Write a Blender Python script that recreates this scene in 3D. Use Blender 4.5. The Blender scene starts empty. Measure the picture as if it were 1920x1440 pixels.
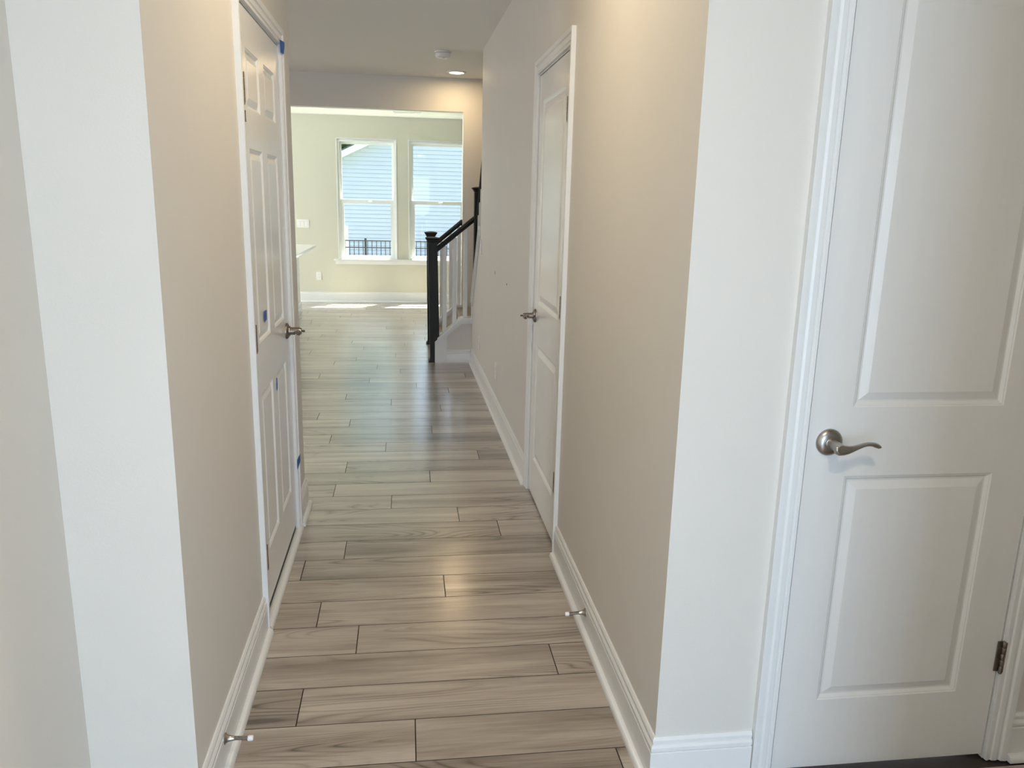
import bpy, bmesh, math, random
from mathutils import Vector, Matrix
S = bpy.context.scene
C = S.collection
random.seed(7)
pi = math.pi

# ------------------------------------------------------------------ camera
F, YAW, PITCH, ROLL, EYE = 1488.4, 0.13605, 0.22901, 0.02383, 1.4837
cy, sy, cp, sp = math.cos(YAW), math.sin(YAW), math.cos(PITCH), math.sin(PITCH)
d_ = Vector((sy*cp, cy*cp, -sp)); r_ = Vector((cy, -sy, 0)); u_ = r_.cross(d_)
cr, sr = math.cos(ROLL), math.sin(ROLL)
r2 = cr*r_ + sr*u_; u2 = -sr*r_ + cr*u_
cam = bpy.data.cameras.new('camera'); co = bpy.data.objects.new('camera', cam); C.objects.link(co)
cam.sensor_fit = 'HORIZONTAL'; cam.sensor_width = 36; cam.lens = F*36/1920
cam.clip_start = .02; cam.clip_end = 300
M = Matrix.Identity(4)
for i in range(3):
    M[i][0], M[i][1], M[i][2] = r2[i], u2[i], -d_[i]
M.translation = (0, 0, EYE)
co.matrix_world = M
S.camera = co

# ------------------------------------------------------------------ world, sun, daylight, exposure
w = bpy.data.worlds.new('sky'); S.world = w; w.use_nodes = True
nt = w.node_tree; bg = nt.nodes['Background']
sky = nt.nodes.new('ShaderNodeTexSky'); sky.sky_type = 'NISHITA'; sky.sun_disc = False
sky.sun_elevation = math.radians(74); sky.sun_rotation = math.radians(40)
nt.links.new(sky.outputs[0], bg.inputs[0]); bg.inputs[1].default_value = .40; sky.dust_density = 4; sky.ozone_density = .4

def lamp(name, kind, loc, rot, energy, color, **kw):
    l = bpy.data.lights.new(name, kind); l.energy = energy; l.color = color
    for k, v in kw.items(): setattr(l, k, v)
    o = bpy.data.objects.new(name, l); C.objects.link(o); o.location = loc; o.rotation_euler = rot
    return o
sd = Vector((-.44, -.70, -2.10)).normalized()
sun = lamp('sun', 'SUN', (4, 16, 20), (0, 0, 0), 50, (1, .95, .86), angle=.009)
sun.rotation_euler = sd.to_track_quat('-Z', 'Y').to_euler()
# daylight through the open front door behind the camera; the other two are fill lights added at the left
lamp('daylight_front_door', 'AREA', (.46, -1.78, 1.05), (pi/2, 0, 0), 39, (.55, .75, 1.0), shape='RECTANGLE', size=.9, size_y=2.0)
lamp('living_fill_light', 'AREA', (-6.9, 9.6, 1.15), (0, -pi/2, 0), 225, (.86, .95, 1.0), shape='RECTANGLE', size=2.1, size_y=2.2)  # added fill to brighten the living room; the unseen left wall has no door
lamp('kitchen_fill_light', 'AREA', (-6.9, 6.2, 1.5), (0, -pi/2, 0), 58, (.95, .95, 1.0), shape='RECTANGLE', size=1.1, size_y=1.6)  # added fill for the kitchen side and ceiling; no window behind it
WARM = (1.0, .74, .42)
lamp('hall_ceiling_lamp', 'AREA', (.07, 2.35, 2.585), (0, 0, 0), 6.2, (1, .80, .55), shape='DISK', size=.13)
lamp('foyer_ceiling_lamp', 'AREA', (.42, .2, 2.585), (0, 0, 0), 10.3, (1, .82, .60), shape='DISK', size=.13)
V = S.view_settings
V.view_transform = 'Standard'; V.look = 'None'; V.exposure = 0.64; V.gamma = 1.0; V.use_curve_mapping = False

# ------------------------------------------------------------------ materials
def mat(name, col, rough=.5, metal=0, noise=0, nscale=30, bump=0, bscale=200, coat=0, stretch=None, ior=None, emit=None):
    m = bpy.data.materials.new(name); m.use_nodes = True
    n = m.node_tree.nodes; L = m.node_tree.links; b = n['Principled BSDF']
    b.inputs['Base Color'].default_value = (*col, 1); b.inputs['Roughness'].default_value = rough
    b.inputs['Metallic'].default_value = metal
    if coat: b.inputs['Coat Weight'].default_value = coat; b.inputs['Coat Roughness'].default_value = .2
    if ior: b.inputs['IOR'].default_value = ior
    if emit: b.inputs['Emission Color'].default_value = (*emit[0], 1); b.inputs['Emission Strength'].default_value = emit[1]
    tc = n.new('ShaderNodeTexCoord'); mp = n.new('ShaderNodeMapping'); L.new(tc.outputs['Object'], mp.inputs[0])
    if stretch: mp.inputs['Scale'].default_value = stretch
    if noise:
        t = n.new('ShaderNodeTexNoise'); t.inputs['Scale'].default_value = nscale; t.inputs['Detail'].default_value = 5
        L.new(mp.outputs[0], t.inputs['Vector'])
        rp = n.new('ShaderNodeValToRGB')
        rp.color_ramp.elements[0].position = .3; rp.color_ramp.elements[1].position = .7
        rp.color_ramp.elements[0].color = (*[c*(1-noise) for c in col], 1)
        rp.color_ramp.elements[1].color = (*[min(1, c*(1+noise)) for c in col], 1)
        L.new(t.outputs[0], rp.inputs[0]); L.new(rp.outputs[0], b.inputs['Base Color'])
    if bump:
        t2 = n.new('ShaderNodeTexNoise'); t2.inputs['Scale'].default_value = bscale; t2.inputs['Detail'].default_value = 3
        L.new(mp.outputs[0], t2.inputs['Vector'])
        bp = n.new('ShaderNodeBump'); bp.inputs['Strength'].default_value = bump; bp.inputs['Distance'].default_value = .002
        L.new(t2.outputs[0], bp.inputs['Height']); L.new(bp.outputs[0], b.inputs['Normal'])
    return m
M_wall = mat('greige_wall_paint', (.72, .688, .628), .56, noise=.012, nscale=3, bump=.12, bscale=220)
M_wall_l = mat('greige_wall_paint_yellow_lit', (.615, .605, .50), .58, noise=.012, nscale=3, bump=.12, bscale=220)  # the greige paint again, with the living room's yellowish light put into the colour
M_ceil = mat('ceiling_paint', (.87, .855, .80), .75, bump=.15, bscale=160)
M_trim = mat('white_trim_paint', (.80, .80, .78), .32, noise=.01, nscale=4)
M_door = mat('white_door_paint', (.80, .795, .77), .22, noise=.01, nscale=4, bump=.10, bscale=60, stretch=(8, 8, .5))
M_dark = mat('dark_stained_wood', (.009, .0098, .0100), .6, noise=.35, nscale=8, stretch=(12, 12, 1), bump=.1, bscale=30)
M_nick = mat('satin_nickel', (.42, .385, .345), .30, 1, noise=.08, nscale=60)
M_nick2 = mat('dark_nickel', (.27, .235, .205), .32, 1, noise=.1, nscale=60)
M_black = mat('black_rubber', (.012, .010, .009), .6, noise=.1)
M_tape = mat('blue_painter_tape', (.022, .11, .40), .6, noise=.12, nscale=80)
M_plas = mat('white_plastic', (.80, .79, .75), .35, noise=.01)
M_plasd = mat('shaded_slot_plastic', (.10, .095, .085), .5, noise=.05)
M_rub = mat('white_rubber', (.85, .85, .83), .5, noise=.02)
M_quartz = mat('white_quartz', (.85, .86, .85), .2, noise=.02, nscale=20)
M_vinyl = mat('white_window_vinyl', (.80, .83, .80), .4, noise=.01)
M_sub = mat('dark_subfloor', (.05, .04, .032), .9, noise=.1)
M_siding = mat('pale_vinyl_siding', (.575, .612, .69), .6, noise=.02, nscale=2)
M_wtrim = mat('white_exterior_trim', (.82, .85, .87), .5, noise=.01)
M_fence = mat('grey_black_fence_metal', (.035, .037, .045), .5, noise=.1)
M_roof = mat('grey_shingles', (.12, .12, .12), .9, noise=.2, nscale=12)
M_lawn = mat('lawn_grass', (.050, .062, .035), .9, noise=.3, nscale=6)
M_leaf = mat('tree_leaves', (.07, .16, .055), .6, noise=.45, nscale=2)
M_bark = mat('tree_bark', (.09, .07, .05), .9, noise=.3, nscale=8, stretch=(1, 1, .2))
M_lens = mat('lit_lamp_lens', (.9, .85, .75), .4, noise=.01, emit=((1, .80, .52), 6))
M_step = mat('stair_tread_oak', (.33, .25, .18), .45, noise=.2, nscale=5, stretch=(6, 1, 6))
M_edge = mat('painted_plank_bevel', (.055, .042, .032), .6, noise=.1)
M_mark = mat('drywall_hole', (.05, .045, .04), .9, noise=.1)

def floor_mat():
    m = bpy.data.materials.new('oak_vinyl_plank'); m.use_nodes = True
    n = m.node_tree.nodes; L = m.node_tree.links; b = n['Principled BSDF']
    def N(t, **k):
        x = n.new(t)
        for a, v in k.items(): setattr(x, a, v)
        return x
    def math_(op, a, bb=None):
        x = N('ShaderNodeMath', operation=op)
        for i, q in enumerate((a, bb)):
            if q is None: continue
            if isinstance(q, (int, float)): x.inputs[i].default_value = q
            else: L.new(q, x.inputs[i])
        return x.outputs[0]
    tc = N('ShaderNodeTexCoord'); oi = N('ShaderNodeObjectInfo'); ge = N('ShaderNodeNewGeometry')
    rnd = math_('FRACT', math_('ADD', math_('MULTIPLY', oi.outputs['Random'], 7.31), math_('MULTIPLY', ge.outputs['Random Per Island'], 3.77)))
    off = N('ShaderNodeCombineXYZ')
    L.new(math_('MULTIPLY', rnd, 61.0), off.inputs[0]); L.new(math_('MULTIPLY', rnd, 37.0), off.inputs[1]); L.new(math_('MULTIPLY', rnd, 17.0), off.inputs[2])
    add = N('ShaderNodeVectorMath', operation='ADD'); L.new(tc.outputs['Object'], add.inputs[0]); L.new(off.outputs[0], add.inputs[1])
    def noise(scale, detail, sc, rough=.6, dist=0):
        mp = N('ShaderNodeMapping'); mp.inputs['Scale'].default_value = sc; L.new(add.outputs[0], mp.inputs[0])
        t = N('ShaderNodeTexNoise'); t.inputs['Scale'].default_value = scale; t.inputs['Detail'].default_value = detail
        t.inputs['Roughness'].default_value = rough; t.inputs['Distortion'].default_value = dist
        L.new(mp.outputs[0], t.inputs['Vector']); return t.outputs[0]
    fine = noise(1, 6, (5, 150, 1), .7)
    broad = noise(1, 3, (1.1, 13, 1), .5, .6)
    # cathedral rings: level lines of a smooth stretched noise
    base = noise(1, 1, (.9, 6.5, 1), .4, .25)
    rings = math_('FRACT', math_('MULTIPLY', base, 22.0))
    rings = math_('ABSOLUTE', math_('SUBTRACT', math_('MULTIPLY', rings, 2.0), 1.0))
    rings = math_('POWER', rings, 3.0)
    mask = noise(1, 1, (1.6, 5, 1), .5)
    mr = N('ShaderNodeMapRange'); L.new(mask, mr.inputs[0]); mr.inputs[1].default_value = .45; mr.inputs[2].default_value = .65
    ringm = math_('MULTIPLY', rings, mr.outputs[0])
    v = math_('ADD', math_('MULTIPLY', fine, .40), math_('MULTIPLY', broad, .80))
    v = math_('SUBTRACT', v, math_('MULTIPLY', ringm, .24))
    v = math_('ADD', v, math_('MULTIPLY', math_('SUBTRACT', rnd, .5), .24))
    rp = N('ShaderNodeValToRGB'); e = rp.color_ramp.elements
    e[0].position = .28; e[0].color = (.110, .083, .062, 1)
    e[1].position = .86; e[1].color = (.57, .50, .42, 1)
    x = e.new(.54); x.color = (.325, .268, .216, 1)
    L.new(v, rp.inputs[0]); L.new(rp.outputs[0], b.inputs['Base Color'])
    rr = N('ShaderNodeMapRange'); L.new(fine, rr.inputs[0]); rr.inputs[3].default_value = .27; rr.inputs[4].default_value = .42
    L.new(rr.outputs[0], b.inputs['Roughness'])
    b.inputs['IOR'].default_value = 1.5; b.inputs['Coat Weight'].default_value = 1.0; b.inputs['Coat IOR'].default_value = 1.6; b.inputs['Coat Roughness'].default_value = .20
    bp = N('ShaderNodeBump'); bp.inputs['Strength'].default_value = .10; bp.inputs['Distance'].default_value = .001
    L.new(v, bp.inputs['Height']); L.new(bp.outputs[0], b.inputs['Normal'])
    return m
M_floor = floor_mat()

def glass_mat():
    m = bpy.data.materials.new('window_glass'); m.use_nodes = True
    n = m.node_tree.nodes; L = m.node_tree.links; n.remove(n['Principled BSDF'])
    tr = n.new('ShaderNodeBsdfTransparent'); tr.inputs[0].default_value = (.93, .97, .96, 1)
    gl = n.new('ShaderNodeBsdfGlossy'); gl.inputs['Roughness'].default_value = .02
    lw = n.new('ShaderNodeLayerWeight'); lw.inputs[0].default_value = .5
    pw = n.new('ShaderNodeMath'); pw.operation = 'POWER'; pw.inputs[1].default_value = 5; L.new(lw.outputs['Facing'], pw.inputs[0])
    fr = n.new('ShaderNodeMath'); fr.operation = 'MULTIPLY_ADD'; fr.inputs[1].default_value = .40; fr.inputs[2].default_value = .014; L.new(pw.outputs[0], fr.inputs[0])
    mx = n.new('ShaderNodeMixShader'); L.new(fr.outputs[0], mx.inputs[0]); L.new(tr.outputs[0], mx.inputs[1]); L.new(gl.outputs[0], mx.inputs[2])
    L.new(mx.outputs[0], n['Material Output'].inputs[0]); return m
M_glass = glass_mat()

# ------------------------------------------------------------------ helpers
def wloc(o):
    l = Vector(o.location)
    return l + wloc(o.parent) if o.parent else l

class B:
    """collects geometry in world coordinates; build() links it as ONE mesh object"""
    def __init__(s): s.bm = bmesh.new()
    def face(s, pts):
        return s.bm.faces.new([s.bm.verts.new(p) for p in pts])
    def box(s, x0, x1, y0, y1, z0, z1, bev=0, seg=1):
        if x0 > x1: x0, x1 = x1, x0
        if y0 > y1: y0, y1 = y1, y0
        v = [s.bm.verts.new(p) for p in ((x0,y0,z0),(x1,y0,z0),(x1,y1,z0),(x0,y1,z0),(x0,y0,z1),(x1,y0,z1),(x1,y1,z1),(x0,y1,z1))]
        fs = [s.bm.faces.new([v[i] for i in q]) for q in ((3,2,1,0),(4,5,6,7),(0,1,5,4),(1,2,6,5),(2,3,7,6),(3,0,4,7))]
        if bev:
            es = list({e for f in fs for e in f.edges})
            bmesh.ops.bevel(s.bm, geom=es, offset=bev, segments=seg, affect='EDGES', profile=.6)
        return s
    def prism(s, poly, fn, a, b):
        """poly: 2D points; fn(u,v,t)->3D; extruded from t=a to t=b"""
        A = [s.bm.verts.new(fn(u, v, a)) for u, v in poly]; D = [s.bm.verts.new(fn(u, v, b)) for u, v in poly]
        n = len(poly)
        s.bm.faces.new(A); s.bm.faces.new(D[::-1])
        for i in range(n): s.bm.faces.new((A[i], A[(i+1) % n], D[(i+1) % n], D[i]))
        return s
    def rings(s, rs, cap=True, close=True):
        vs = [[s.bm.verts.new(p) for p in r] for r in rs]
        n = len(vs[0])
        for a, b in zip(vs, vs[1:]):
            for i in range(n if close else n-1):
                s.bm.faces.new((a[i], a[(i+1) % n], b[(i+1) % n], b[i]))
        if cap: s.bm.faces.new(vs[0][::-1]); s.bm.faces.new(vs[-1])
        return s
    def lathe(s, prof, origin, axis, n=24, cap=True):
        """prof: (radius, distance along axis)"""
        ax = Vector(axis).normalized(); t = Vector((0,0,1)) if abs(ax.z) < .9 else Vector((1,0,0))
        a = ax.cross(t).normalized(); b = ax.cross(a); o = Vector(origin)
        return s.rings([[o + ax*h + (a*math.cos(2*pi*i/n) + b*math.sin(2*pi*i/n))*max(r, 1e-4) for i in range(n)] for r, h in prof], cap)
    def tube(s, pts, rad, n=10):
        pts = [Vector(p) for p in pts]; R = []
        for i, p in enumerate(pts):
            t = (pts[min(i+1, len(pts)-1)] - pts[max(i-1, 0)]).normalized()
            up = Vector((0,0,1)) if abs(t.z) < .95 else Vector((1,0,0))
            a = t.cross(up).normalized(); b = t.cross(a)
            r = rad[i] if isinstance(rad, (list, tuple)) else rad
            ra, rb = r if isinstance(r, tuple) else (r, r)
            R.append([p + a*math.cos(2*pi*k/n)*ra + b*math.sin(2*pi*k/n)*rb for k in range(n)])
        return s.rings(R)
    def sweep(s, prof, path, side):
        """prof: (out, up) closed polygon; path: list of (x,y) mitred in plan, out = to the given side"""
        P = [Vector((x, y, 0)) for x, y in path]; rs = []
        for i, p in enumerate(P):
            d0 = (P[i] - P[i-1]).normalized() if i else None
            d1 = (P[i+1] - P[i]).normalized() if i < len(P)-1 else None
            n0 = Vector((-d0.y, d0.x, 0))*side if d0 else None; n1 = Vector((-d1.y, d1.x, 0))*side if d1 else None
            if n0 is None: n = n1
            elif n1 is None: n = n0
            else: n = (n0+n1); n = n/(n.dot(n0))
            rs.append([p + n*a + Vector((0, 0, z)) for a, z in prof])
        return s.rings(rs)
    def xform(s, Mx): bmesh.ops.transform(s.bm, matrix=Mx, verts=s.bm.verts); return s
    def build(s, name, m, parent=None, smooth=False, ang=40, **props):
        bmesh.ops.recalc_face_normals(s.bm, faces=s.bm.faces)
        me = bpy.data.meshes.new(name)
        o = bpy.data.objects.new(name, me); C.objects.link(o)
        if parent is not None:
            o.parent = parent
            bmesh.ops.translate(s.bm, verts=s.bm.verts, vec=-wloc(parent))
        else:
            xs = [v.co.x for v in s.bm.verts]; ys = [v.co.y for v in s.bm.verts]; zs = [v.co.z for v in s.bm.verts]
            c = Vector(((min(xs)+max(xs))/2, (min(ys)+max(ys))/2, min(zs)))
            bmesh.ops.translate(s.bm, verts=s.bm.verts, vec=-c); o.location = c
        s.bm.to_mesh(me); s.bm.free(); me.materials.append(m)
        if smooth:
            for p in me.polygons: p.use_smooth = True
            try: me.set_sharp_from_angle(angle=math.radians(ang))
            except Exception: pass
        for k, v in props.items(): o[k] = v
        return o
def struct(b, name, m, **k): return b.build(name, m, None, kind='structure', **k)
def empty(name, loc, label=None, category=None, group=None, kind=None, parent=None):
    o = bpy.data.objects.new(name, None); C.objects.link(o); o.empty_display_size = .05
    if parent: o.parent = parent; o.location = Vector(loc) - wloc(parent)
    else: o.location = loc
    for k, v in dict(label=label, category=category, group=group, kind=kind).items():
        if v: o[k] = v
    return o

# ------------------------------------------------------------------ dimensions (metres, camera over the origin)
XL, XR = -.491, .631                 # hall walls
YL, YR = 1.689, 1.723                # corners where the foyer narrows into the hall
FL = -.726                           # foyer left wall
LE = 3.74                            # end of the left hall wall
YK, YO, YW = 7.18, 8.117, 11.475     # stair knee wall, wall with the wide opening, window wall
HC, LC = 2.604, 2.534                # ceilings: hall, living room
RX = -7.0                            # kitchen / living left wall
XE = .604                            # right wall at the stairs (the wall runs in slightly)
def xr(y): return XR if y < 3.95 else XR + (XE-XR)*(y-3.95)/(YK-3.95)
YE = 6.55                            # end of the full height right wall
D1 = (2.628, 3.418); D2 = (3.150, 3.890); D3 = (.957, 1.577); DT = 2.044

# ------------------------------------------------------------------ floor
fl = struct(B().box(RX-.2, 3.2, -2.0, YW+.2, -.12, -.010), 'floor', M_sub)
Y0, PW, PL = 2.589, .1802, 1.22
joint = {-1: -.172, -2: .478, -3: .9, -4: .019, 0: .9, 1: .143, 2: .8, 3: -.264, 4: -.8, 5: .244, 6: -.077, 7: .85, 8: .125, 9: -.335, 10: .42, 11: -.125,
         12: .75, 13: .164, 14: -.375, 15: .62, 16: .245, 17: -.11, 18: -.45, 19: .33, 20: .08, 21: -.3, 22: .5, 23: -.05}
def plank(b, x0, x1, y0, y1):
    g, c, h = .0006, .0011, .009
    x0 += g; x1 -= g; y0 += g; y1 -= g
    b.rings([[(x0, y0, -h), (x1, y0, -h), (x1, y1, -h), (x0, y1, -h)], [(x0, y0, -c), (x1, y0, -c), (x1, y1, -c), (x0, y1, -c)],
             [(x0+c, y0+c, 0), (x1-c, y0+c, 0), (x1-c, y1-c, 0), (x0+c, y1-c, 0)]])
def dark_bevels(o):
    o.data.materials.append(M_edge)
    for f in o.data.polygons:
        if f.normal.z < .98: f.material_index = 1
    return o
rest = B()
for k in range(-25, 50):
    y0, y1 = Y0+PW*k, Y0+PW*(k+1); ym = (y0+y1)/2
    if ym < 1.60: xa, xb = FL-.03, 1.95
    elif ym < 3.74: xa, xb = XL-.16, XR+.14
    elif ym < 8.2: xa, xb = RX, .645
    else: xa, xb = RX, 3.0
    j = joint.get(k, random.uniform(-.6, .6))
    xs = [xa]; x = j - PL*math.ceil((j-xa)/PL)
    while x < xb - .04:
        if x > xa + .04: xs.append(x)
        x += PL
    xs.append(xb)
    for x0, x1 in zip(xs, xs[1:]):
        if -6 <= k < 31 and x1 > -2.2:
            b = B(); plank(b, x0, x1, y0, y1); dark_bevels(b.build('plank', M_floor, fl))
        else: plank(rest, x0, x1, y0, y1)
dark_bevels(rest.build('far_planks', M_floor, fl, kind='stuff'))

# ------------------------------------------------------------------ walls and ceilings
T = .12
def wall_hole_y(b, xa, xb, y0, y1, h, holes):
    y = y0
    for a, c, t in holes:
        b.box(xa, xb, y, a, 0, h); b.box(xa, xb, a, c, t, h); y = c
    b.box(xa, xb, y, y1, 0, h)
JB = .018
b = B(); wall_hole_y(b, XL-T, XL, YL+T, LE, HC, [(D1[0]-JB, D1[1]+JB, DT+JB+.004)])
b.box(FL-T, XL, YL, YL+T, 0, HC)                    # the part facing the front door
struct(b, 'wall_left', M_wall)
struct(B().box(FL-T, FL, -1.92, YL, 0, HC), 'wall_foyer_left', M_wall)
struct(B().box(RX-T, XL-T, LE-T, LE, 0, HC), 'wall_kitchen_front', M_wall)
b = B(); wall_hole_y(b, XR, XR+T, YR+T, 3.953, HC, [(D2[0]-JB, D2[1]+JB, DT+JB+.004)])
b.prism([(3.953, 0), (YK+.015, 0), (YK+.015, .55), (YE, 1.235), (YE, HC), (3.953, HC)], lambda u, v, t: (xr(u)+t, u, v), 0, T)
struct(b, 'wall_right', M_wall)
b = B()                                              # wall with the closet door, facing the camera
b.box(XR, D3[0]-JB, YR, YR+T, 0, HC); b.box(D3[0]-JB, D3[1]+JB, YR, YR+T, DT+JB+.004, HC); b.box(D3[1]+JB, 2.0, YR, YR+T, 0, HC)
struct(b, 'wall_closet', M_wall)
b = B(); b.box(.925, 1.045, -1.92, .62, 0, HC); b.box(1.045, 2.0, .50, .62, 0, HC); b.box(2.0, 2.12, .48, YR+T, 0, HC)
struct(b, 'wall_foyer_right', M_wall)
b = B(); b.box(FL-T, 0, -1.92, -1.80, 0, HC); b.box(0, .92, -1.92, -1.80, 2.06, HC); b.box(.92, 1.045, -1.92, -1.80, 0, HC)
struct(b, 'wall_front', M_wall)
b = B(); b.box(-1.4, .571, YO, YO+T, 2.297, HC); b.box(.571, 1.77, YO, YO+T, 0, HC); b.box(RX, -1.4, YO, YO+T, 0, HC)
struct(b, 'wall_middle', M_wall)
struct(B().box(1.65, 1.77, 4.2, YO, 0, HC).box(XR+T, 1.65, 4.2, 4.32, 0, HC), 'wall_stairwell', M_wall)
struct(B().box(RX-T, RX, LE-T, YW, 0, HC), 'wall_kitchen_left', M_wall)
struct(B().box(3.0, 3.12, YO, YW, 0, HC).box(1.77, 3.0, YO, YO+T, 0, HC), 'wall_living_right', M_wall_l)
W1 = (-.915, -.122, .610, 2.226); W2 = (.062, .855, .610, 2.226)
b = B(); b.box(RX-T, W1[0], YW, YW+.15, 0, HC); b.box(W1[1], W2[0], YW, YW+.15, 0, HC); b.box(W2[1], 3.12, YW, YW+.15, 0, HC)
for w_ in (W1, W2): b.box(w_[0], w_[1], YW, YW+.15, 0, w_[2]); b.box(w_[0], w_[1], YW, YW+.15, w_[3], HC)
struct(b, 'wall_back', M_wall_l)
struct(B().box(RX-T, 2.12, -1.92, YO+T, HC, HC+.12), 'ceiling', M_ceil)
struct(B().box(RX-T, 3.12, YO+T, YW+.15, LC, LC+.12), 'ceiling_living', M_ceil)

# ------------------------------------------------------------------ baseboards with shoe moulding
BP = [(0, 0), (.0135, 0), (.0135, .098), (.0125, .100), (.0092, .1006), (.0092, .1036), (.0125, .105), (.0125, .113), (.0090, .120), (.0062, .121), (.0062, .125), (.0088, .127), (.0086, .132), (.0062, .138), (.0040, .141), (0, .141)]
SP = [(.0135, 0), (.0305, 0), (.0305, .006), (.0292, .011), (.0265, .0155), (.0225, .0185), (.0185, .0197), (.0135, .020)]
def baseboard(name, path, side, shoe=None):
    o = struct(B().sweep(BP, path, side), name, M_trim, smooth=True, ang=18)
    B().sweep(SP, shoe or path, side).build('shoe_molding', M_trim, o, smooth=True)
    return o
CW = .057
baseboard('baseboard_left', [(FL, YL), (XL, YL), (XL, D1[0]-.006-CW-.002)], -1)
baseboard('baseboard_left_end', [(XL, D1[1]+.006+CW+.002), (XL, LE), (XL-2, LE)], -1)
baseboard('baseboard_right', [(XR, D2[0]-.006-CW-.002), (XR, YR), (D3[0]-.006-CW-.002, YR)], -1)
baseboard('baseboard_right_far', [(xr(YK), YK-.004), (xr(3.953), D2[1]+.006+CW+.002)], -1)
baseboard('baseboard_closet', [(D3[1]+.006+CW+.002, YR), (2.0, YR)], -1)
baseboard('baseboard_back', [(RX, YW), (3.0, YW)], -1)
baseboard('baseboard_middle', [(RX, YO), (-1.4, YO)], -1)
baseboard('baseboard_foyer', [(FL, -1.8), (FL, YL-.031)], -1)

# ------------------------------------------------------------------ door casings and jambs
# casing profile: (distance from the opening, projection from the wall)
CP = [(0, 0), (0, .0105), (.007, .0105), (.009, .0083), (.013, .0083), (.016, .0125), (.028, .0135), (.034, .0110), (.037, .0110), (.040, .0165), (.050, .0180), (.057, .0180), (.057, 0)]
def casing(name, fn, a, b, side_label):
    """fn(t, z, out) -> world; opening from a to b, top at DT+.004"""
    rv = .006; z1 = DT + .004 + rv
    root = empty(name, fn((a+b)/2, 0, 0), kind='structure', label=side_label)
    for s, q in ((-1, a-rv), (1, b+rv)):
        B().rings([[fn(q+s*w_, .0, o) for w_, o in CP], [fn(q+s*w_, z1+w_, o) for w_, o in CP]]).build('casing_side', M_trim, root, smooth=True, ang=18)
    B().rings([[fn(a-rv-w_, z1+w_, o) for w_, o in CP], [fn(b+rv+w_, z1+w_, o) for w_, o in CP]]).build('casing_head', M_trim, root, smooth=True, ang=18)
    jb = B()
    def bx(t0, t1, z0, z1_, o0, o1):
        P = [fn(t, z, o) for t in (t0, t1) for z in (z0, z1_) for o in (o0, o1)]
        xs, ys, zs = zip(*P); jb.box(min(xs), max(xs), min(ys), max(ys), min(zs), max(zs))
    g = .003; zt = DT+.004
    bx(a-JB, a-g, 0, zt, -T, -.0005); bx(b+g, b+JB, 0, zt, -T, -.0005); bx(a-JB, b+JB, zt, zt+JB, -T, -.0005)
    bx(a-g, a+.011, 0, zt, -.075, -.041); bx(b-.011, b+g, 0, zt, -.075, -.041); bx(a+.011, b-.011, zt-.012, zt, -.075, -.041)
    jb.build('jamb', M_trim, root)
    return root
f1 = lambda t, z, o: (XL+o, t, z)
f2 = lambda t, z, o: (XR-o, t, z)
f3 = lambda t, z, o: (t, YR-o, z)
casing('trim_1', f1, D1[0], D1[1], 'white profiled casing around the six-panel door')
casing('trim_2', f2, D2[0], D2[1], 'white profiled casing around the two-panel hall door')
casing('trim_3', f3, D3[0], D3[1], 'white profiled casing around the closet door at right')

# ------------------------------------------------------------------ doors
def lever(root, fn, t, z, sgn, mt, nk=1.0):
    """lever handle on face o=0; points along sgn*t"""
    h = empty('door_lever', fn(t, z, 0), parent=root)
    def P(a, bz, o): return Vector(fn(t+a*sgn, z+bz, o))
    n = 28
    def ring(rad, o): return [P(math.cos(2*pi*i/n)*rad, math.sin(2*pi*i/n)*rad, o) for i in range(n)]
    B().rings([ring(r, o) for r, o in ((.0335, 0), (.0335, .004), (.0325, .0060), (.027, .0105), (.020, .0130), (.0165, .0135))]).build('rosette', mt, h, smooth=True)
    B().rings([ring(r, o) for r, o in ((.0165*nk, .013), (.0160*nk, .016), (.0125*nk, .0165), (.0120*nk, .047), (.0118*nk, .052), (.0100*nk, .062))]).build('neck', mt, h, smooth=True)
    prof = [(-.013, -.002, .0065, .006), (-.0105, -.003, .0105, .008), (-.002, -.0045, .0135, .0095), (.010, -.0050, .0125, .0095), (.022, -.0045, .0100, .0085), (.034, -.0015, .0074, .0080),
            (.046, .0030, .0056, .0078), (.058, .0072, .0046, .0080), (.068, .0092, .0043, .0085), (.078, .0090, .0046, .0092), (.088, .0064, .0062, .0090), (.097, .0034, .0058, .0075), (.1035, .0016, .0026, .0035)]
    rs = []
    for a, bz, hz, ho in prof:
        rs.append([P(a, bz + math.sin(2*pi*i/16)*hz, .052 + math.cos(2*pi*i/16)*ho) for i in range(16)])
    B().rings(rs).build('lever_arm', mt, h, smooth=True)
    if nk > 1: B().rings([[P(math.cos(2*pi*i/12)*r, math.sin(2*pi*i/12)*r, o) for i in range(12)] for r, o in ((.0035, .060), (.0035, .068), (.0052, .070), (.0052, .074), (.003, .076))]).build('lock_button', mt, h, smooth=True)
    return h
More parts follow.
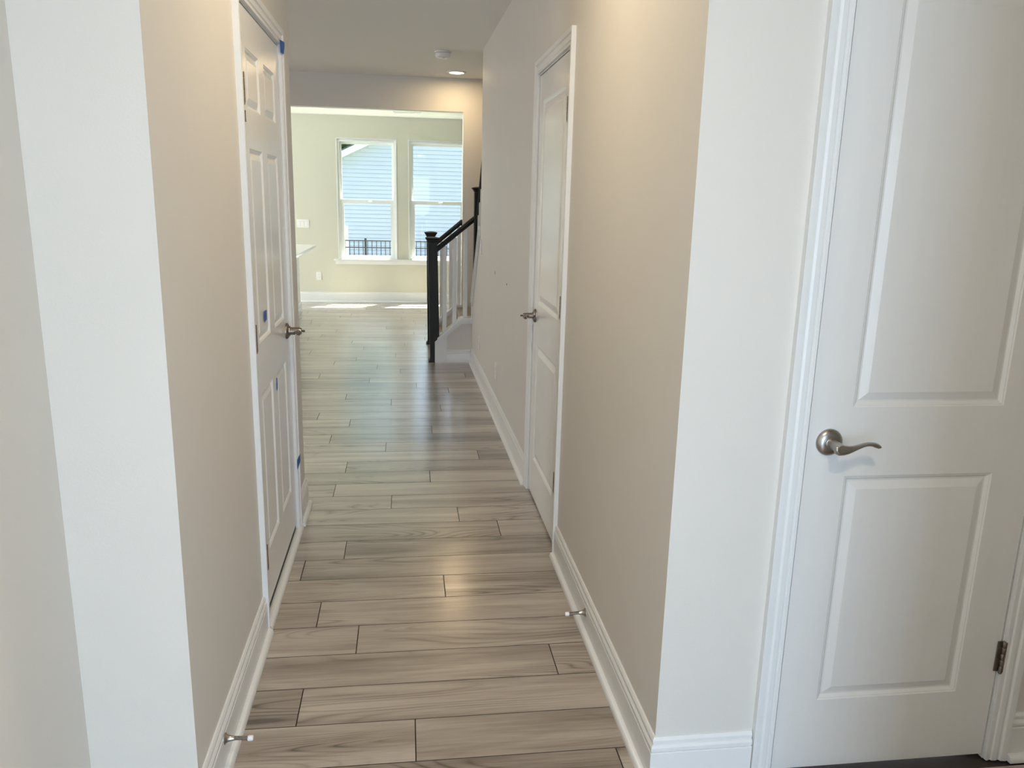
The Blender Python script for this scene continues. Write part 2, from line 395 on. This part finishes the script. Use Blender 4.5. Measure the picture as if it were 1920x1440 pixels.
def hinge(root, fn, t, z, sgn, mt):
    h = empty('hinge', fn(t, z, 0), parent=root)
    P = lambda a, bz, o: Vector(fn(t+a*sgn, z+bz, o))
    for k in range(5):
        z0 = -.045+.018*k
        n = 12
        B().rings([[P(math.cos(2*pi*i/n)*rr, zz, .0065+math.sin(2*pi*i/n)*rr) for i in range(n)] for rr, zz in ((.0058, z0+.0004), (.0064, z0+.0014), (.0064, z0+.0166), (.0058, z0+.0176))]).build('knuckle', mt, h, smooth=True)
    b = B()
    for a0, a1 in ((.004, .0165),):
        Q = [P(a, bz, o) for a in (a0, a1) for bz in (-.044, .044) for o in (0.0, .0030)]
        xs, ys, zs = zip(*Q); b.box(min(xs), max(xs), min(ys), max(ys), min(zs), max(zs))
    b.build('leaf', mt, h)
    n = 10
    B().rings([[P(math.cos(2*pi*i/n)*r_, zz, .0065+math.sin(2*pi*i/n)*r_) for i in range(n)] for r_, zz in ((.003, -.051), (.005, -.049), (.005, -.045))]).build('pin_tip', mt, h, smooth=True)
    return h
def door(name, fn, a, b, z0, panels, label, hinge_t, hsgn, lever_t, lsgn, hz, depth=.0015, inset=(.012, .018, .046), dm=M_nick, lm=M_nick, nk=1.0):
    """slab between a and b, face at o=-depth; panels: list of (t0,t1,z0,z1)"""
    root = empty(name, fn((a+b)/2, 0, 0), kind='structure', label=label)
    ts = sorted({a+.002, b-.002} | {q for p in panels for q in p[:2]}); zs = sorted({z0, DT} | {q for p in panels for q in p[2:]})
    sl = B(); TH = .036
    # front face grid with the panel openings left out, plus back and edges
    for t0, t1 in zip(ts, ts[1:]):
        for q0, q1 in zip(zs, zs[1:]):
            tm, zm = (t0+t1)/2, (q0+q1)/2
            if any(p[0] < tm < p[1] and p[2] < zm < p[3] for p in panels): continue
            sl.face([fn(t, z, -depth) for t, z in ((t0, q0), (t1, q0), (t1, q1), (t0, q1))])
    A, D = a+.002, b-.002
    sl.face([fn(t, z, -depth-TH) for t, z in ((A, z0), (D, z0), (D, DT), (A, DT))])
    for (ta, za), (tb, zb) in (((A, z0), (D, z0)), ((D, z0), (D, DT)), ((D, DT), (A, DT)), ((A, DT), (A, z0))):
        sl.face([fn(ta, za, -depth), fn(tb, zb, -depth), fn(tb, zb, -depth-TH), fn(ta, za, -depth-TH)])
    bmesh.ops.remove_doubles(sl.bm, verts=sl.bm.verts, dist=1e-5)
    sl.build('slab', M_door, root)
    for t0, t1, q0, q1 in panels:
        def rect(i, o): return [fn(t, z, -depth+o) for t, z in ((t0+i, q0+i), (t1-i, q0+i), (t1-i, q1-i), (t0+i, q1-i))]
        i1, i2, i3 = inset
        B().rings([rect(0, 0), rect(.003, -.0022), rect(.005, -.0025), rect(i1, -.0085), rect(i2, -.0085), rect(i3, -.0015), rect(i3+.002, -.0015)], cap=False).build('tmp', M_door, root)
        o = root.children[-1]; me = o.data; bm = bmesh.new(); bm.from_mesh(me)
        bm.verts.ensure_lookup_table(); bm.faces.new([bm.verts[i] for i in range(24, 28)])
        bmesh.ops.recalc_face_normals(bm, faces=bm.faces)
        bm.to_mesh(me); bm.free(); o.name = 'raised_panel'; me.name = 'raised_panel'
    for z in hz: hinge(root, fn, hinge_t, z, hsgn, dm)
    lever(root, lambda t, z, o: fn(t, z, o-depth), lever_t, .928, lsgn, lm, nk)
    return root
cols = ((2.738, 2.972), (3.074, 3.308))
p6 = [(c0, c1, z0, z1) for c0, c1 in cols for z0, z1 in ((.235, .812), (.985, 1.622), (1.745, 1.927))]
d1 = door('door_1', f1, D1[0], D1[1], .046, p6, 'white six-panel door on the left hall wall with nickel lever and strips of blue tape', D1[0]+.004, 1, 3.352, -1, (1.795, 1.022, .255), inset=(.010, .013, .034), dm=M_nick2, lm=M_nick2, nk=1.3)
d2 = door('door_2', f2, D2[0], D2[1], .014, [(3.258, 3.776, .205, .795), (3.258, 3.776, .993, 1.925)], 'white two-panel door in the right hall wall with nickel hinges', D2[0]+.004, 1, 3.826, -1, (1.827, 1.06, .31), dm=M_nick2, lm=M_nick2, nk=1.12)
d3 = door('door_3', f3, D3[0], D3[1], .014, [(1.066, 1.465, .216, .839), (1.066, 1.465, 1.014, 1.955)], 'white two-panel closet door at right with wavy nickel lever', D3[1]+.004, -1, 1.014, 1, (1.80, 1.06, .318), inset=(.012, .016, .036), dm=M_nick2)
# sweep and threshold under the garage door
B().box(XL-.034, XL-.004, D1[0]+.002, D1[1]-.002, .020, .046).build('door_sweep', M_black, d1)
B().box(XL-T, XL-.001, D1[0]-JB, D1[1]+JB, 0.0005, .020).build('threshold', M_trim, d1)
b = B(); b.prism([(0, 0), (.024, 0), (.024, .006), (.0225, .011), (.019, .016), (.014, .019), (.008, .0205), (0, .021)], lambda u, v, t: (XL+.0005+u, t, v), D1[0]-.046, D1[1]+.052)
b.build('threshold_molding', M_trim, d1, smooth=True)
# strike plates on the far jambs
B().box(XL-.034, XL-.002, D1[1]+.001, D1[1]+.0032, .885, .985).build('strike_plate', M_nick2, d1)
B().box(XR+.002, XR+.034, D2[1]+.001, D2[1]+.0032, .885, .985).build('strike_plate', M_nick2, d2)
B().box(D3[0]-.0032, D3[0]-.001, YR+.002, YR+.030, .88, .98).build('strike_plate', M_nick2, d3)
# little bent stop pin below the top hinge of door 1
b = B(); b.tube([(XL+.0012, D1[0]+.046, 1.731), (XL+.0012, D1[0]+.048, 1.700)], .0022, 8); b.box(XL-.001, XL+.003, D1[0]+.040, D1[0]+.052, 1.728, 1.732); b.box(XL-.001, XL+.003, D1[0]+.042, D1[0]+.054, 1.698, 1.702)
b.build('stop_pin', M_black, d1, smooth=True)

# ------------------------------------------------------------------ blue tape
def tape(fn, quad, label):
    b = B()
    A = [Vector(fn(t, z, o)) for t, z, o in quad]; 
    nrm = Vector(fn(0, 0, 1)) - Vector(fn(0, 0, 0))
    b.rings([A, [p + nrm*.0009 for p in A]])
    o = b.build('painter_tape', M_tape); o['label'] = label; o['category'] = 'tape'; o['group'] = 'blue tape on the six-panel door'
    return o
o_ = .0178
tape(f1, [(3.405, 2.020, .0130), (3.458, 2.022, o_), (3.492, 2.060, o_), (3.488, 2.072, o_), (3.408, 2.066, .0130)], 'blue tape piece at the top corner of the six-panel door frame')
tape(f1, [(2.845, 1.043, .0006), (2.890, 1.046, .0006), (2.894, 1.080, .0006), (2.848, 1.082, .0006)], 'blue tape square on the hinge-side middle panel of the left door')
tape(f1, [(3.040, .748, .0002), (3.058, .752, .0002), (3.066, .790, .0002), (3.050, .798, .0002)], 'narrow blue tape sliver between the lower panels of the left door')
tape(f1, [(3.416, .300, .0130), (3.474, .318, o_), (3.480, .352, o_), (3.420, .340, .0130)], 'blue tape piece low on the far casing of the left door')

# ------------------------------------------------------------------ spring door stops
def door_stop(x, y, z, s, label):
    r = empty('door_stop', (x, y, z), label, 'door stop', 'spring door stops on the baseboards')
    B().lathe([(.0155, 0), (.0155, .0015), (.0128, .004), (.0092, .009), (.0072, .016), (.0062, .024)], (x, y, z), (s, 0, 0), 20).build('flared_base', M_nick, r, smooth=True)
    pts = []
    for i in range(13*12+1):
        a = 2*pi*i/12; q = i/(13*12)
        pts.append((x+s*(.018+.042*q), y+math.cos(a)*.0043, z+math.sin(a)*.0043 - .003*q*q))
    B().tube(pts, .0017, 5).build('spring', M_nick, r, smooth=True)
    B().lathe([(.0060, .058), (.0074, .060), (.0074, .069), (.0060, .072)], (x, y, z-.003), (s, 0, 0), 16).build('rubber_tip', M_rub, r, smooth=True)
door_stop(XL+.0135, 1.892, .090, 1, 'spring door stop on the left baseboard, near the bottom edge')
door_stop(XR-.0135, 2.472, .077, -1, 'spring door stop on the right hall baseboard, sticking out over the floor')

# ------------------------------------------------------------------ electrical plates
def plate(fn, t, z, wdt, hgt, label, kind, cat, group=None):
    """fn(t,z,o)"""
    r = empty('outlet_plate' if cat == 'outlet' else 'switch_plate', fn(t, z, 0), label, cat, group)
    def bx(b, t0, t1, z0, z1, o0, o1, bev=0):
        P = [fn(a, c, o) for a in (t0, t1) for c in (z0, z1) for o in (o0, o1)]
        xs, ys, zs = zip(*P); b.box(min(xs), max(xs), min(ys), max(ys), min(zs), max(zs), bev)
    b = B(); bx(b, t-wdt/2, t+wdt/2, z-hgt/2, z+hgt/2, .0003, .0055, .0018); b.build('cover_plate', M_plas, r)
    n = round(wdt/.06)
    for i in range(n):
        tt = t + (i-(n-1)/2)*.046
        if kind == 'outlet':
            for q in (.0195, -.0195):
                b = B(); bx(b, tt-.0165, tt+.0165, z+q-.0145, z+q+.0145, .005, .0072, .0008); s = b.build('receptacle', M_plas, r)
                for a in (-.006, .006):
                    c = B(); bx(c, tt+a-.0011, tt+a+.0011, z+q-.002, z+q+.007, .0072, .0074); c.build('slot', M_plasd, s)
        else:
            b = B(); bx(b, tt-.0165, tt+.0165, z-.033, z+.033, .005, .0078, .001); b.build('rocker', M_plas, r)
    return r
f2b = lambda t, z, o: (xr(t)-o, t, z)
f4 = lambda t, z, o: (t, YW-o, z)
plate(f2b, 5.36, .315, .072, .116, 'white outlet low on the right hall wall, nearer one', 'outlet', 'outlet')
plate(f2b, 6.52, .315, .072, .116, 'white outlet low on the right hall wall beside the stairs', 'outlet', 'outlet')
plate(f2b, 6.48, 1.10, .072, .116, 'white switch plate on the right hall wall end near the handrail', 'switch', 'switch')
plate(f4, -1.206, .367, .072, .116, 'white outlet on the bright wall left of the windows', 'outlet', 'outlet')
plate(f4, -1.400, 1.086, .165, .116, 'wide triple switch plate on the bright wall above the island', 'switch', 'switch')
for y, z, hh, lb in ((5.52, .975, .022, 'small dark hole in the right hall wall, the farther one'), (4.90, .967, .010, 'tiny grey hole in the right hall wall, the nearer one')):
    o = B().lathe([(.004, 0), (.007, .0004), (.007, .0012), (.003, .0018)], (xr(y), y, z), (-1, 0, 0), 10).build('wall_mark', M_mark, smooth=True)
    o.scale = (1, 1.6, hh/.012)
    o['label'] = lb; o['category'] = 'wall mark'

# ------------------------------------------------------------------ ceiling fittings
r = empty('smoke_detector', (.307, 6.72, HC), 'round white smoke detector on the hall ceiling', 'smoke detector')
B().lathe([(.066, 0), (.066, .010), (.058, .012)], (.307, 6.72, HC), (0, 0, -1), 32).build('mounting_ring', M_plas, r, smooth=True)
B().lathe([(.056, .012), (.060, .015), (.0605, .036), (.056, .044), (.046, .049), (.030, .050)], (.307, 6.72, HC), (0, 0, -1), 32).build('body', M_plas, r, smooth=True)
B().lathe([(.010, .050), (.010, .053), (.006, .054)], (.312, 6.70, HC), (0, 0, -1), 14).build('test_button', M_plas, r, smooth=True)
LX, LY = .478, 7.735
r = empty('recessed_light', (LX, LY, HC), 'lit round recessed light in the hall ceiling before the opening', 'ceiling light')
B().lathe([(.088, 0), (.089, .004), (.083, .008), (.070, .010), (.066, .006), (.064, .002)], (LX, LY, HC), (0, 0, -1), 36).build('trim_ring', M_plas, r, smooth=True)
B().lathe([(.064, .002), (.064, .006), (.05, .011), (.02, .0135)], (LX, LY, HC), (0, 0, -1), 32).build('lens', M_lens, r, smooth=True)
lamp('recessed_lamp', 'AREA', (LX, LY, HC-.018), (0, 0, 0), 3.2, WARM, shape='DISK', size=.11)
vx, vy = .04, 10.85
r = empty('ceiling_vent', (vx, vy, LC), 'white air vent in the living room ceiling near the windows', 'vent')
b = B(); b.box(vx-.18, vx+.18, vy-.09, vy-.075, LC-.008, LC-.0005).box(vx-.18, vx+.18, vy+.075, vy+.09, LC-.008, LC-.0005)
b.box(vx-.18, vx-.165, vy-.075, vy+.075, LC-.008, LC-.0005).box(vx+.165, vx+.18, vy-.075, vy+.075, LC-.008, LC-.0005); b.build('frame', M_plas, r)
B().box(vx-.165, vx+.165, vy-.075, vy+.075, LC-.003, LC-.0005).build('backing', M_plasd, r)
for k in range(9):
    y = vy-.066+.0165*k
    B().prism([(y-.005, LC-.004), (y+.004, LC-.009), (y+.0055, LC-.008), (y-.0035, LC-.003)], lambda u, v, t: (t, u, v), vx-.165, vx+.165).build('louver', M_plas, r)

# ------------------------------------------------------------------ windows
def window(name, q, label):
    x0, x1, z0, z1 = q; r = empty(name, ((x0+x1)/2, YW, z0), kind='structure', label=label)
    y = YW+.012
    b = B()
    for a in ((x0, x0+.030, z0, z1), (x1-.030, x1, z0, z1), (x0+.030, x1-.030, z1-.032, z1), (x0+.030, x1-.030, z0, z0+.026)):
        b.box(a[0], a[1], y, y+.085, a[2], a[3])
    b.build('window_frame', M_vinyl, r)
    # slim casing bead flush with the wall
    b = B()
    for a in ((x0-.012, x0, z0, z1+.012), (x1, x1+.012, z0, z1+.012), (x0, x1, z1, z1+.012)): b.box(a[0], a[1], YW-.004, YW+.012, a[2], a[3])
    b.build('casing_bead', M_trim, r)
    zm = (z0+z1)/2 - .022
    def sash(nm, a0, a1, c0, c1, ys, st, rt, rb):
        s = empty(nm, ((a0+a1)/2, ys, c0), parent=r)
        bb = B(); bb.box(a0, a0+st, ys, ys+.03, c0, c1); bb.box(a1-st, a1, ys, ys+.03, c0, c1)
        bb.box(a0+st, a1-st, ys, ys+.03, c1-rt, c1); bb.box(a0+st, a1-st, ys, ys+.03, c0, c0+rb)
        bb.build('sash_rail', M_vinyl, s)
        B().box(a0+st, a1-st, ys+.012, ys+.016, c0+rb, c1-rt).build('glass_pane', M_glass, s)
        return s
    sash('upper_sash', x0+.030, x1-.030, zm, z1-.032, y+.045, .026, .030, .030)
    s = sash('lower_sash', x0+.032, x1-.032, z0+.026, zm+.030, y+.010, .044, .052, .020)
    xm = (x0+x1)/2+.04
    B().box(xm-.028, xm+.028, y+.002, y+.0105, zm-.002, zm+.016, .003).build('sash_lock', M_vinyl, s)
    return r
window('window_1', W1, 'left white double-hung window of the pair in the far wall')
window('window_2', W2, 'right white double-hung window of the pair, partly behind the wall')
b = B(); b.box(-.987, .93, YW-.045, YW+.012, .590, .610, .006, 2); sl_ = struct(b, 'trim_4', M_trim, label='white window stool running under both windows')
b = B(); b.box(-.965, .908, YW-.016, YW-.0005, .535, .590, .003); b.build('apron', M_trim, sl_)

# ------------------------------------------------------------------ staircase
st = empty('staircase', (.45, 7.65, 0), 'staircase with dark newel posts and handrails, white balusters and a short first flight', 'staircase')
def post(cx, cy_, z0, ztop, lean, name='newel_post', sz=.087, cut=None):
    b = B(); h = sz/2
    # square shaft with slightly eased edges; 'lean' shifts the foot sideways
    def ring(hh, z, f=0): 
        k = lean*(ztop-z)
        return [(cx+k+a, cy_+c, z) for a, c in ((-hh+.003, -hh), (hh-.003, -hh), (hh, -hh+.003), (hh, hh-.003), (hh-.003, hh), (-hh+.003, hh), (-hh, hh-.003), (-hh, -hh+.003))]
    rs = [ring(h, z0), ring(h, ztop-.10), ring(h, ztop-.045)]
    b.rings(rs)
    p = b.build(name, M_dark, st)
    c = B()
    c.rings([ring(h-.002, ztop-.046), ring(h+.006, ztop-.040), ring(h+.008, ztop-.030), ring(h+.019, ztop-.018), ring(h+.021, ztop-.013), ring(h+.019, ztop-.009), ring(h*.75, ztop-.002), ring(h*.3, ztop)])
    c.build('post_cap', M_dark, p)
    return p
# near newel: full section above the knee wall, notched foot beside it
p = post(.2415, 7.2475, .03, 1.138, .021)
B().rings([[(.2415+.023+a, 7.2475+c, z) for a, c in ((-hh, -hh), (hh*.0-.001, -hh), (hh*.0-.001, hh), (-hh, hh))] for hh, z in ((.058, 0), (.058, .010), (.050, .018), (.0445, .030))]).build('post_foot', M_dark, p)
p = post(.256, 8.172, .03, 1.146, .010)
B().rings([[(.256+.011+a, 8.172+c, z) for a, c in ((-hh, -hh), (hh, -hh), (hh, hh), (-hh, hh))] for hh, z in ((.058, 0), (.058, .010), (.050, .018), (.0440, .030))]).build('post_foot', M_dark, p)
post(.655, 7.236, .38, 1.582, 0)
def bar(b, p0, p1, prof):
    """prof: (side, up) polygon along p0->p1, vertical end cuts"""
    p0, p1 = Vector(p0), Vector(p1); d = p1-p0; h = Vector((d.x, d.y, 0)).normalized(); sd_ = Vector((-h.y, h.x, 0))
    b.rings([[p + sd_*a + Vector((0, 0, z)) for a, z in prof] for p in (p0, p1)]); return b
RP = [(-.028, .012), (-.026, .026), (-.018, .036), (-.008, .040), (.008, .040), (.018, .036), (.026, .026), (.028, .012), (.022, .004), (.019, -.004), (.021, -.016), (-.021, -.016), (-.019, -.004), (-.022, .004)]
bar(B(), (.285, 7.236, 1.020), (.611, 7.236, 1.288), RP).build('handrail', M_dark, st, smooth=True)
bar(B(), (.300, 8.165, 1.012), (.560, 8.165, 1.230), RP).build('handrail', M_dark, st, smooth=True)
bar(B(), (.645, 7.19, 1.225), (.645, YE+.002, 1.862), RP).build('handrail', M_dark, st, smooth=True)
B().lathe([(.030, 0), (.034, .008), (.034, .0115)], (.5595, 8.165, 1.236), (1, 0, 0), 20).build('rail_rosette', M_dark, st, smooth=True)
# knee walls of the first flight
def knee(y0, y1, front):
    x0, xb, x1 = .286, .507, (.604 if front else .571)
    poly = [(x0, 0), (x1, 0), (x1, .372), (xb, .372), (x0, .188)]
    k = B().prism(poly, lambda u, v, t: (u, t, v), y0, y1).build('knee_wall', M_wall, st)
    # cap following the slope, then level
    cpth = [(.286, .205), (.507, .392), (x1, .392)]
    c = B()
    for (xa, za), (xc, zc) in zip(cpth, cpth[1:]):
        c.prism([(xa, za), (xc, zc), (xc, zc+.022), (xa, za+.022)], lambda u, v, t: (u, t, v), y0-.030, y1+.030)
    c.build('wall_cap', M_trim, k)
    m = B(); 
    for (xa, za), (xc, zc) in zip(cpth, cpth[1:]):
        for yy0, yy1 in ((y0-.020, y0+.001), (y1-.001, y1+.020)):
            m.prism([(xa, za-.030), (xc, zc-.030), (xc, zc), (xa, za)], lambda u, v, t: (u, t, v), yy0, yy1)
    m.build('cap_molding', M_trim, k)
    return k
k1 = knee(7.196, 7.292, True)
knee(8.120, 8.216, False)
B().prism([(.263, 0), (.373, 0), (.373, .255), (.263, .165)], lambda u, v, t: (u, t, v), 7.178, 7.1955).build('end_board', M_trim, k1)
B().prism([(.263, .166), (.300, .198), (.300, .226), (.263, .194)], lambda u, v, t: (u, t, v), 7.170, 7.1960).build('end_cap', M_trim, k1)
B().rings([[(x, 7.196-a, z) for a, z in [(q*.9, w*.86) for q, w in BP]] for x in (.3735, .590)]).build('knee_baseboard', M_trim, k1, smooth=True)
# balusters
def cap_z(x): return .227 + min(max((x-.286)/.221, 0), 1)*.187
def rail_z(x, far): return (1.012+(x-.300)*.838 if far else 1.020+(x-.285)*.822) - .016
for x in (.351, .442, .540): B().box(x-.019, x+.019, 7.225, 7.263, cap_z(x-.019) if x < .5 else .414, rail_z(x, 0)+.0, .002).build('baluster', M_trim, st)
for x in (.366, .458, .540): B().box(x-.017, x+.017, 8.148, 8.182, cap_z(x-.017) if x < .5 else .414, rail_z(x, 1), .002).build('baluster', M_trim, st)
# treads and risers of the first flight, the landing, then the start of the upper flight
B().box(.262, .545, 7.312, 8.100, .165, .192, .008, 2).build('tread', M_step, st)
B().box(.290, .302, 7.312, 8.100, 0, .165).build('riser', M_trim, st)
B().box(.530, .542, 7.312, 8.100, .192, .357).build('riser', M_trim, st)
B().box(.505, 1.648, 7.312, 8.100, .357, .384, .008, 2).build('landing', M_step, st)
for k in range(7):
    y = 7.10-.235*k; z = .384+.19*k
    B().box(.752, 1.648, y-.006, y+.006, z if k else z, z+.163).build('riser', M_trim, st)
    B().box(.752, 1.648, y-.245, y+.028, z+.163, z+.190, .006, 2).build('tread', M_step, st)
# sloped cap of the wall under the upper flight, with its outer bead
sl0, sl1 = (YK+.012, .553), (YE-.0, 1.238)
c = B(); c.prism([(sl0[0], sl0[1]), (sl1[0], sl1[1]), (sl1[0], sl1[1]+.026), (sl0[0], sl0[1]+.026)], lambda u, v, t: (xr(u)+t, u, v), -.022, T+.02)
c.build('wall_cap', M_trim, st)
c = B(); c.prism([(sl0[0], sl0[1]-.05), (sl1[0], sl1[1]-.05), (sl1[0], sl1[1]), (sl0[0], sl0[1])], lambda u, v, t: (xr(u)+t, u, v), -.012, -.0005)
c.build('cap_molding', M_trim, st)
c = B(); c.box(XE-.012, XE-.0005, YK-.03, YK+.012, .41, .52); c.build('cap_molding', M_trim, st)
for y in (7.06, 6.95, 6.84, 6.73, 6.62):
    zc = .553+(YK+.012-y)*(1.238-.553)/(YK+.012-YE)+.026
    B().box(.63, .66, y-.015, y+.015, zc-.01, 1.225+(7.19-y)*.637/.638-.016).build('baluster', M_trim, st)

# ------------------------------------------------------------------ kitchen island at the left
r = empty('kitchen_island', (-1.75, 9.4, 0), 'white kitchen island end with overhanging white counter at far left', 'kitchen island')
B().box(-2.3, -1.118, 8.4, 10.43, .832, .862, .004).build('countertop', M_quartz, r)
B().box(-2.25, -1.330, 8.45, 10.38, 0, .8315).build('island_base', M_trim, r)
B().sweep(BP, [(-1.330, 8.45), (-1.330, 10.38), (-2.25, 10.38)], -1).build('base_molding', M_trim, r, smooth=True)

# ------------------------------------------------------------------ outside: neighbour's house, fence, tree, lawn
GZ = -1.05
struct(B().box(-40, 40, YW+.4, 70, GZ-.3, GZ), 'ground', M_lawn)
HY = 24.5
# rake line through two points of the gable wall: rises to the right at 6 in 12
def rake(x): return 2.55 + (x+1.818)*.485
h = empty('neighbour_house', (4, HY+3, GZ), 'pale clapboard neighbour house with a sloping white gable edge', 'house')
PXR = 7.0
ex = .117
k = 0; z = GZ
while z < rake(PXR) and k < 80:
    z1 = z+ex
    xl = max(-6.5, -1.818 + (z1-2.55)/.485)
    xrr = PXR
    if xl < PXR-.1:
        B().rings([[(x, HY-.022, z+.016), (x, HY-.016, z+.013), (x, HY+.001, z+.013), (x, HY+.001, z1), (x, HY-.004, z1)] for x in (xl, xrr)]).build('clapboard', M_siding, h)
    z = z1; k += 1
B().prism([(-6.5, GZ), (PXR, GZ), (PXR, rake(PXR)), (-6.5, rake(-6.5))], lambda u, v, t: (u, t, v), HY+.002, HY+6).build('wall_core', M_siding, h)
B().prism([(-7.0, rake(-7)-.03), (PXR, rake(PXR)-.03), (PXR, rake(PXR)+.16), (-7.0, rake(-7)+.16)], lambda u, v, t: (u, t, v), HY-.30, HY-.26).build('rake_board', M_wtrim, h)
B().prism([(-7.0, rake(-7)+.0), (PXR, rake(PXR)+.0), (PXR, rake(PXR)+.02), (-7.0, rake(-7)+.02)], lambda u, v, t: (u, t, v), HY-.26, HY+.001).build('soffit', M_wtrim, h)
B().prism([(-7.05, rake(-7.05)+.16), (PXR, rake(PXR)+.16), (PXR, rake(PXR)+.20), (-7.05, rake(-7.05)+.20)], lambda u, v, t: (u, t, v), HY-.32, HY+6).build('roof', M_roof, h)
FY = 20.5
fr = empty('metal_fence', (-1.3, FY, GZ), 'dark metal picket fence in the yard beyond the windows', 'fence')
ftop = .40
for zz in (ftop-.02, ftop-.19, GZ+.15): B().box(-4.2, 3.2, FY-.016, FY+.016, zz-.013, zz+.013).build('rail', M_fence, fr)
i = 0; x = -4.14
while x < 3.2:
    B().box(x-.0085, x+.0085, FY-.008, FY+.008, GZ+.05, ftop-.008).build('picket', M_fence, fr); x += .1105
for x in (-3.42, -.985, 1.45): B().box(x-.027, x+.027, FY-.027, FY+.027, GZ, ftop+.045).build('fence_post', M_fence, fr)
o = B().box(-1.63, -1.555, FY+2.0, FY+2.075, GZ, .66, .004).build('yard_post', M_wtrim); o['label'] = 'white square post behind the fence at the left window edge'; o['category'] = 'post'
tr = empty('tree', (-4.2, 33, GZ), 'leafy green tree beyond the gable roof', 'tree')
B().tube([(-4.2, 33, GZ), (-4.15, 33, 1.5), (-4.0, 33.1, 4)], [.3, .24, .16], 12).build('trunk', M_bark, tr, smooth=True)
lf = B(); rr_ = random.Random(3)
for i in range(11000):
    while True:
        a, c, e = (rr_.uniform(-1, 1) for _ in range(3))
        q = a*a+c*c+e*e
        if .25 < q < 1: break
    P = Vector((-3.6+a*4.0, 33+c*3, 5.0+e*3.6)); s = rr_.uniform(.12, .24)
    n1 = Vector((rr_.uniform(-1, 1), rr_.uniform(-1, 1), rr_.uniform(-1, 1))).normalized(); t1 = n1.orthogonal().normalized(); t2 = n1.cross(t1)
    lf.face([P-t1*s, P+t2*s*.5, P+t1*s, P-t2*s*.5])
lf.build('foliage', M_leaf, tr, kind='stuff')
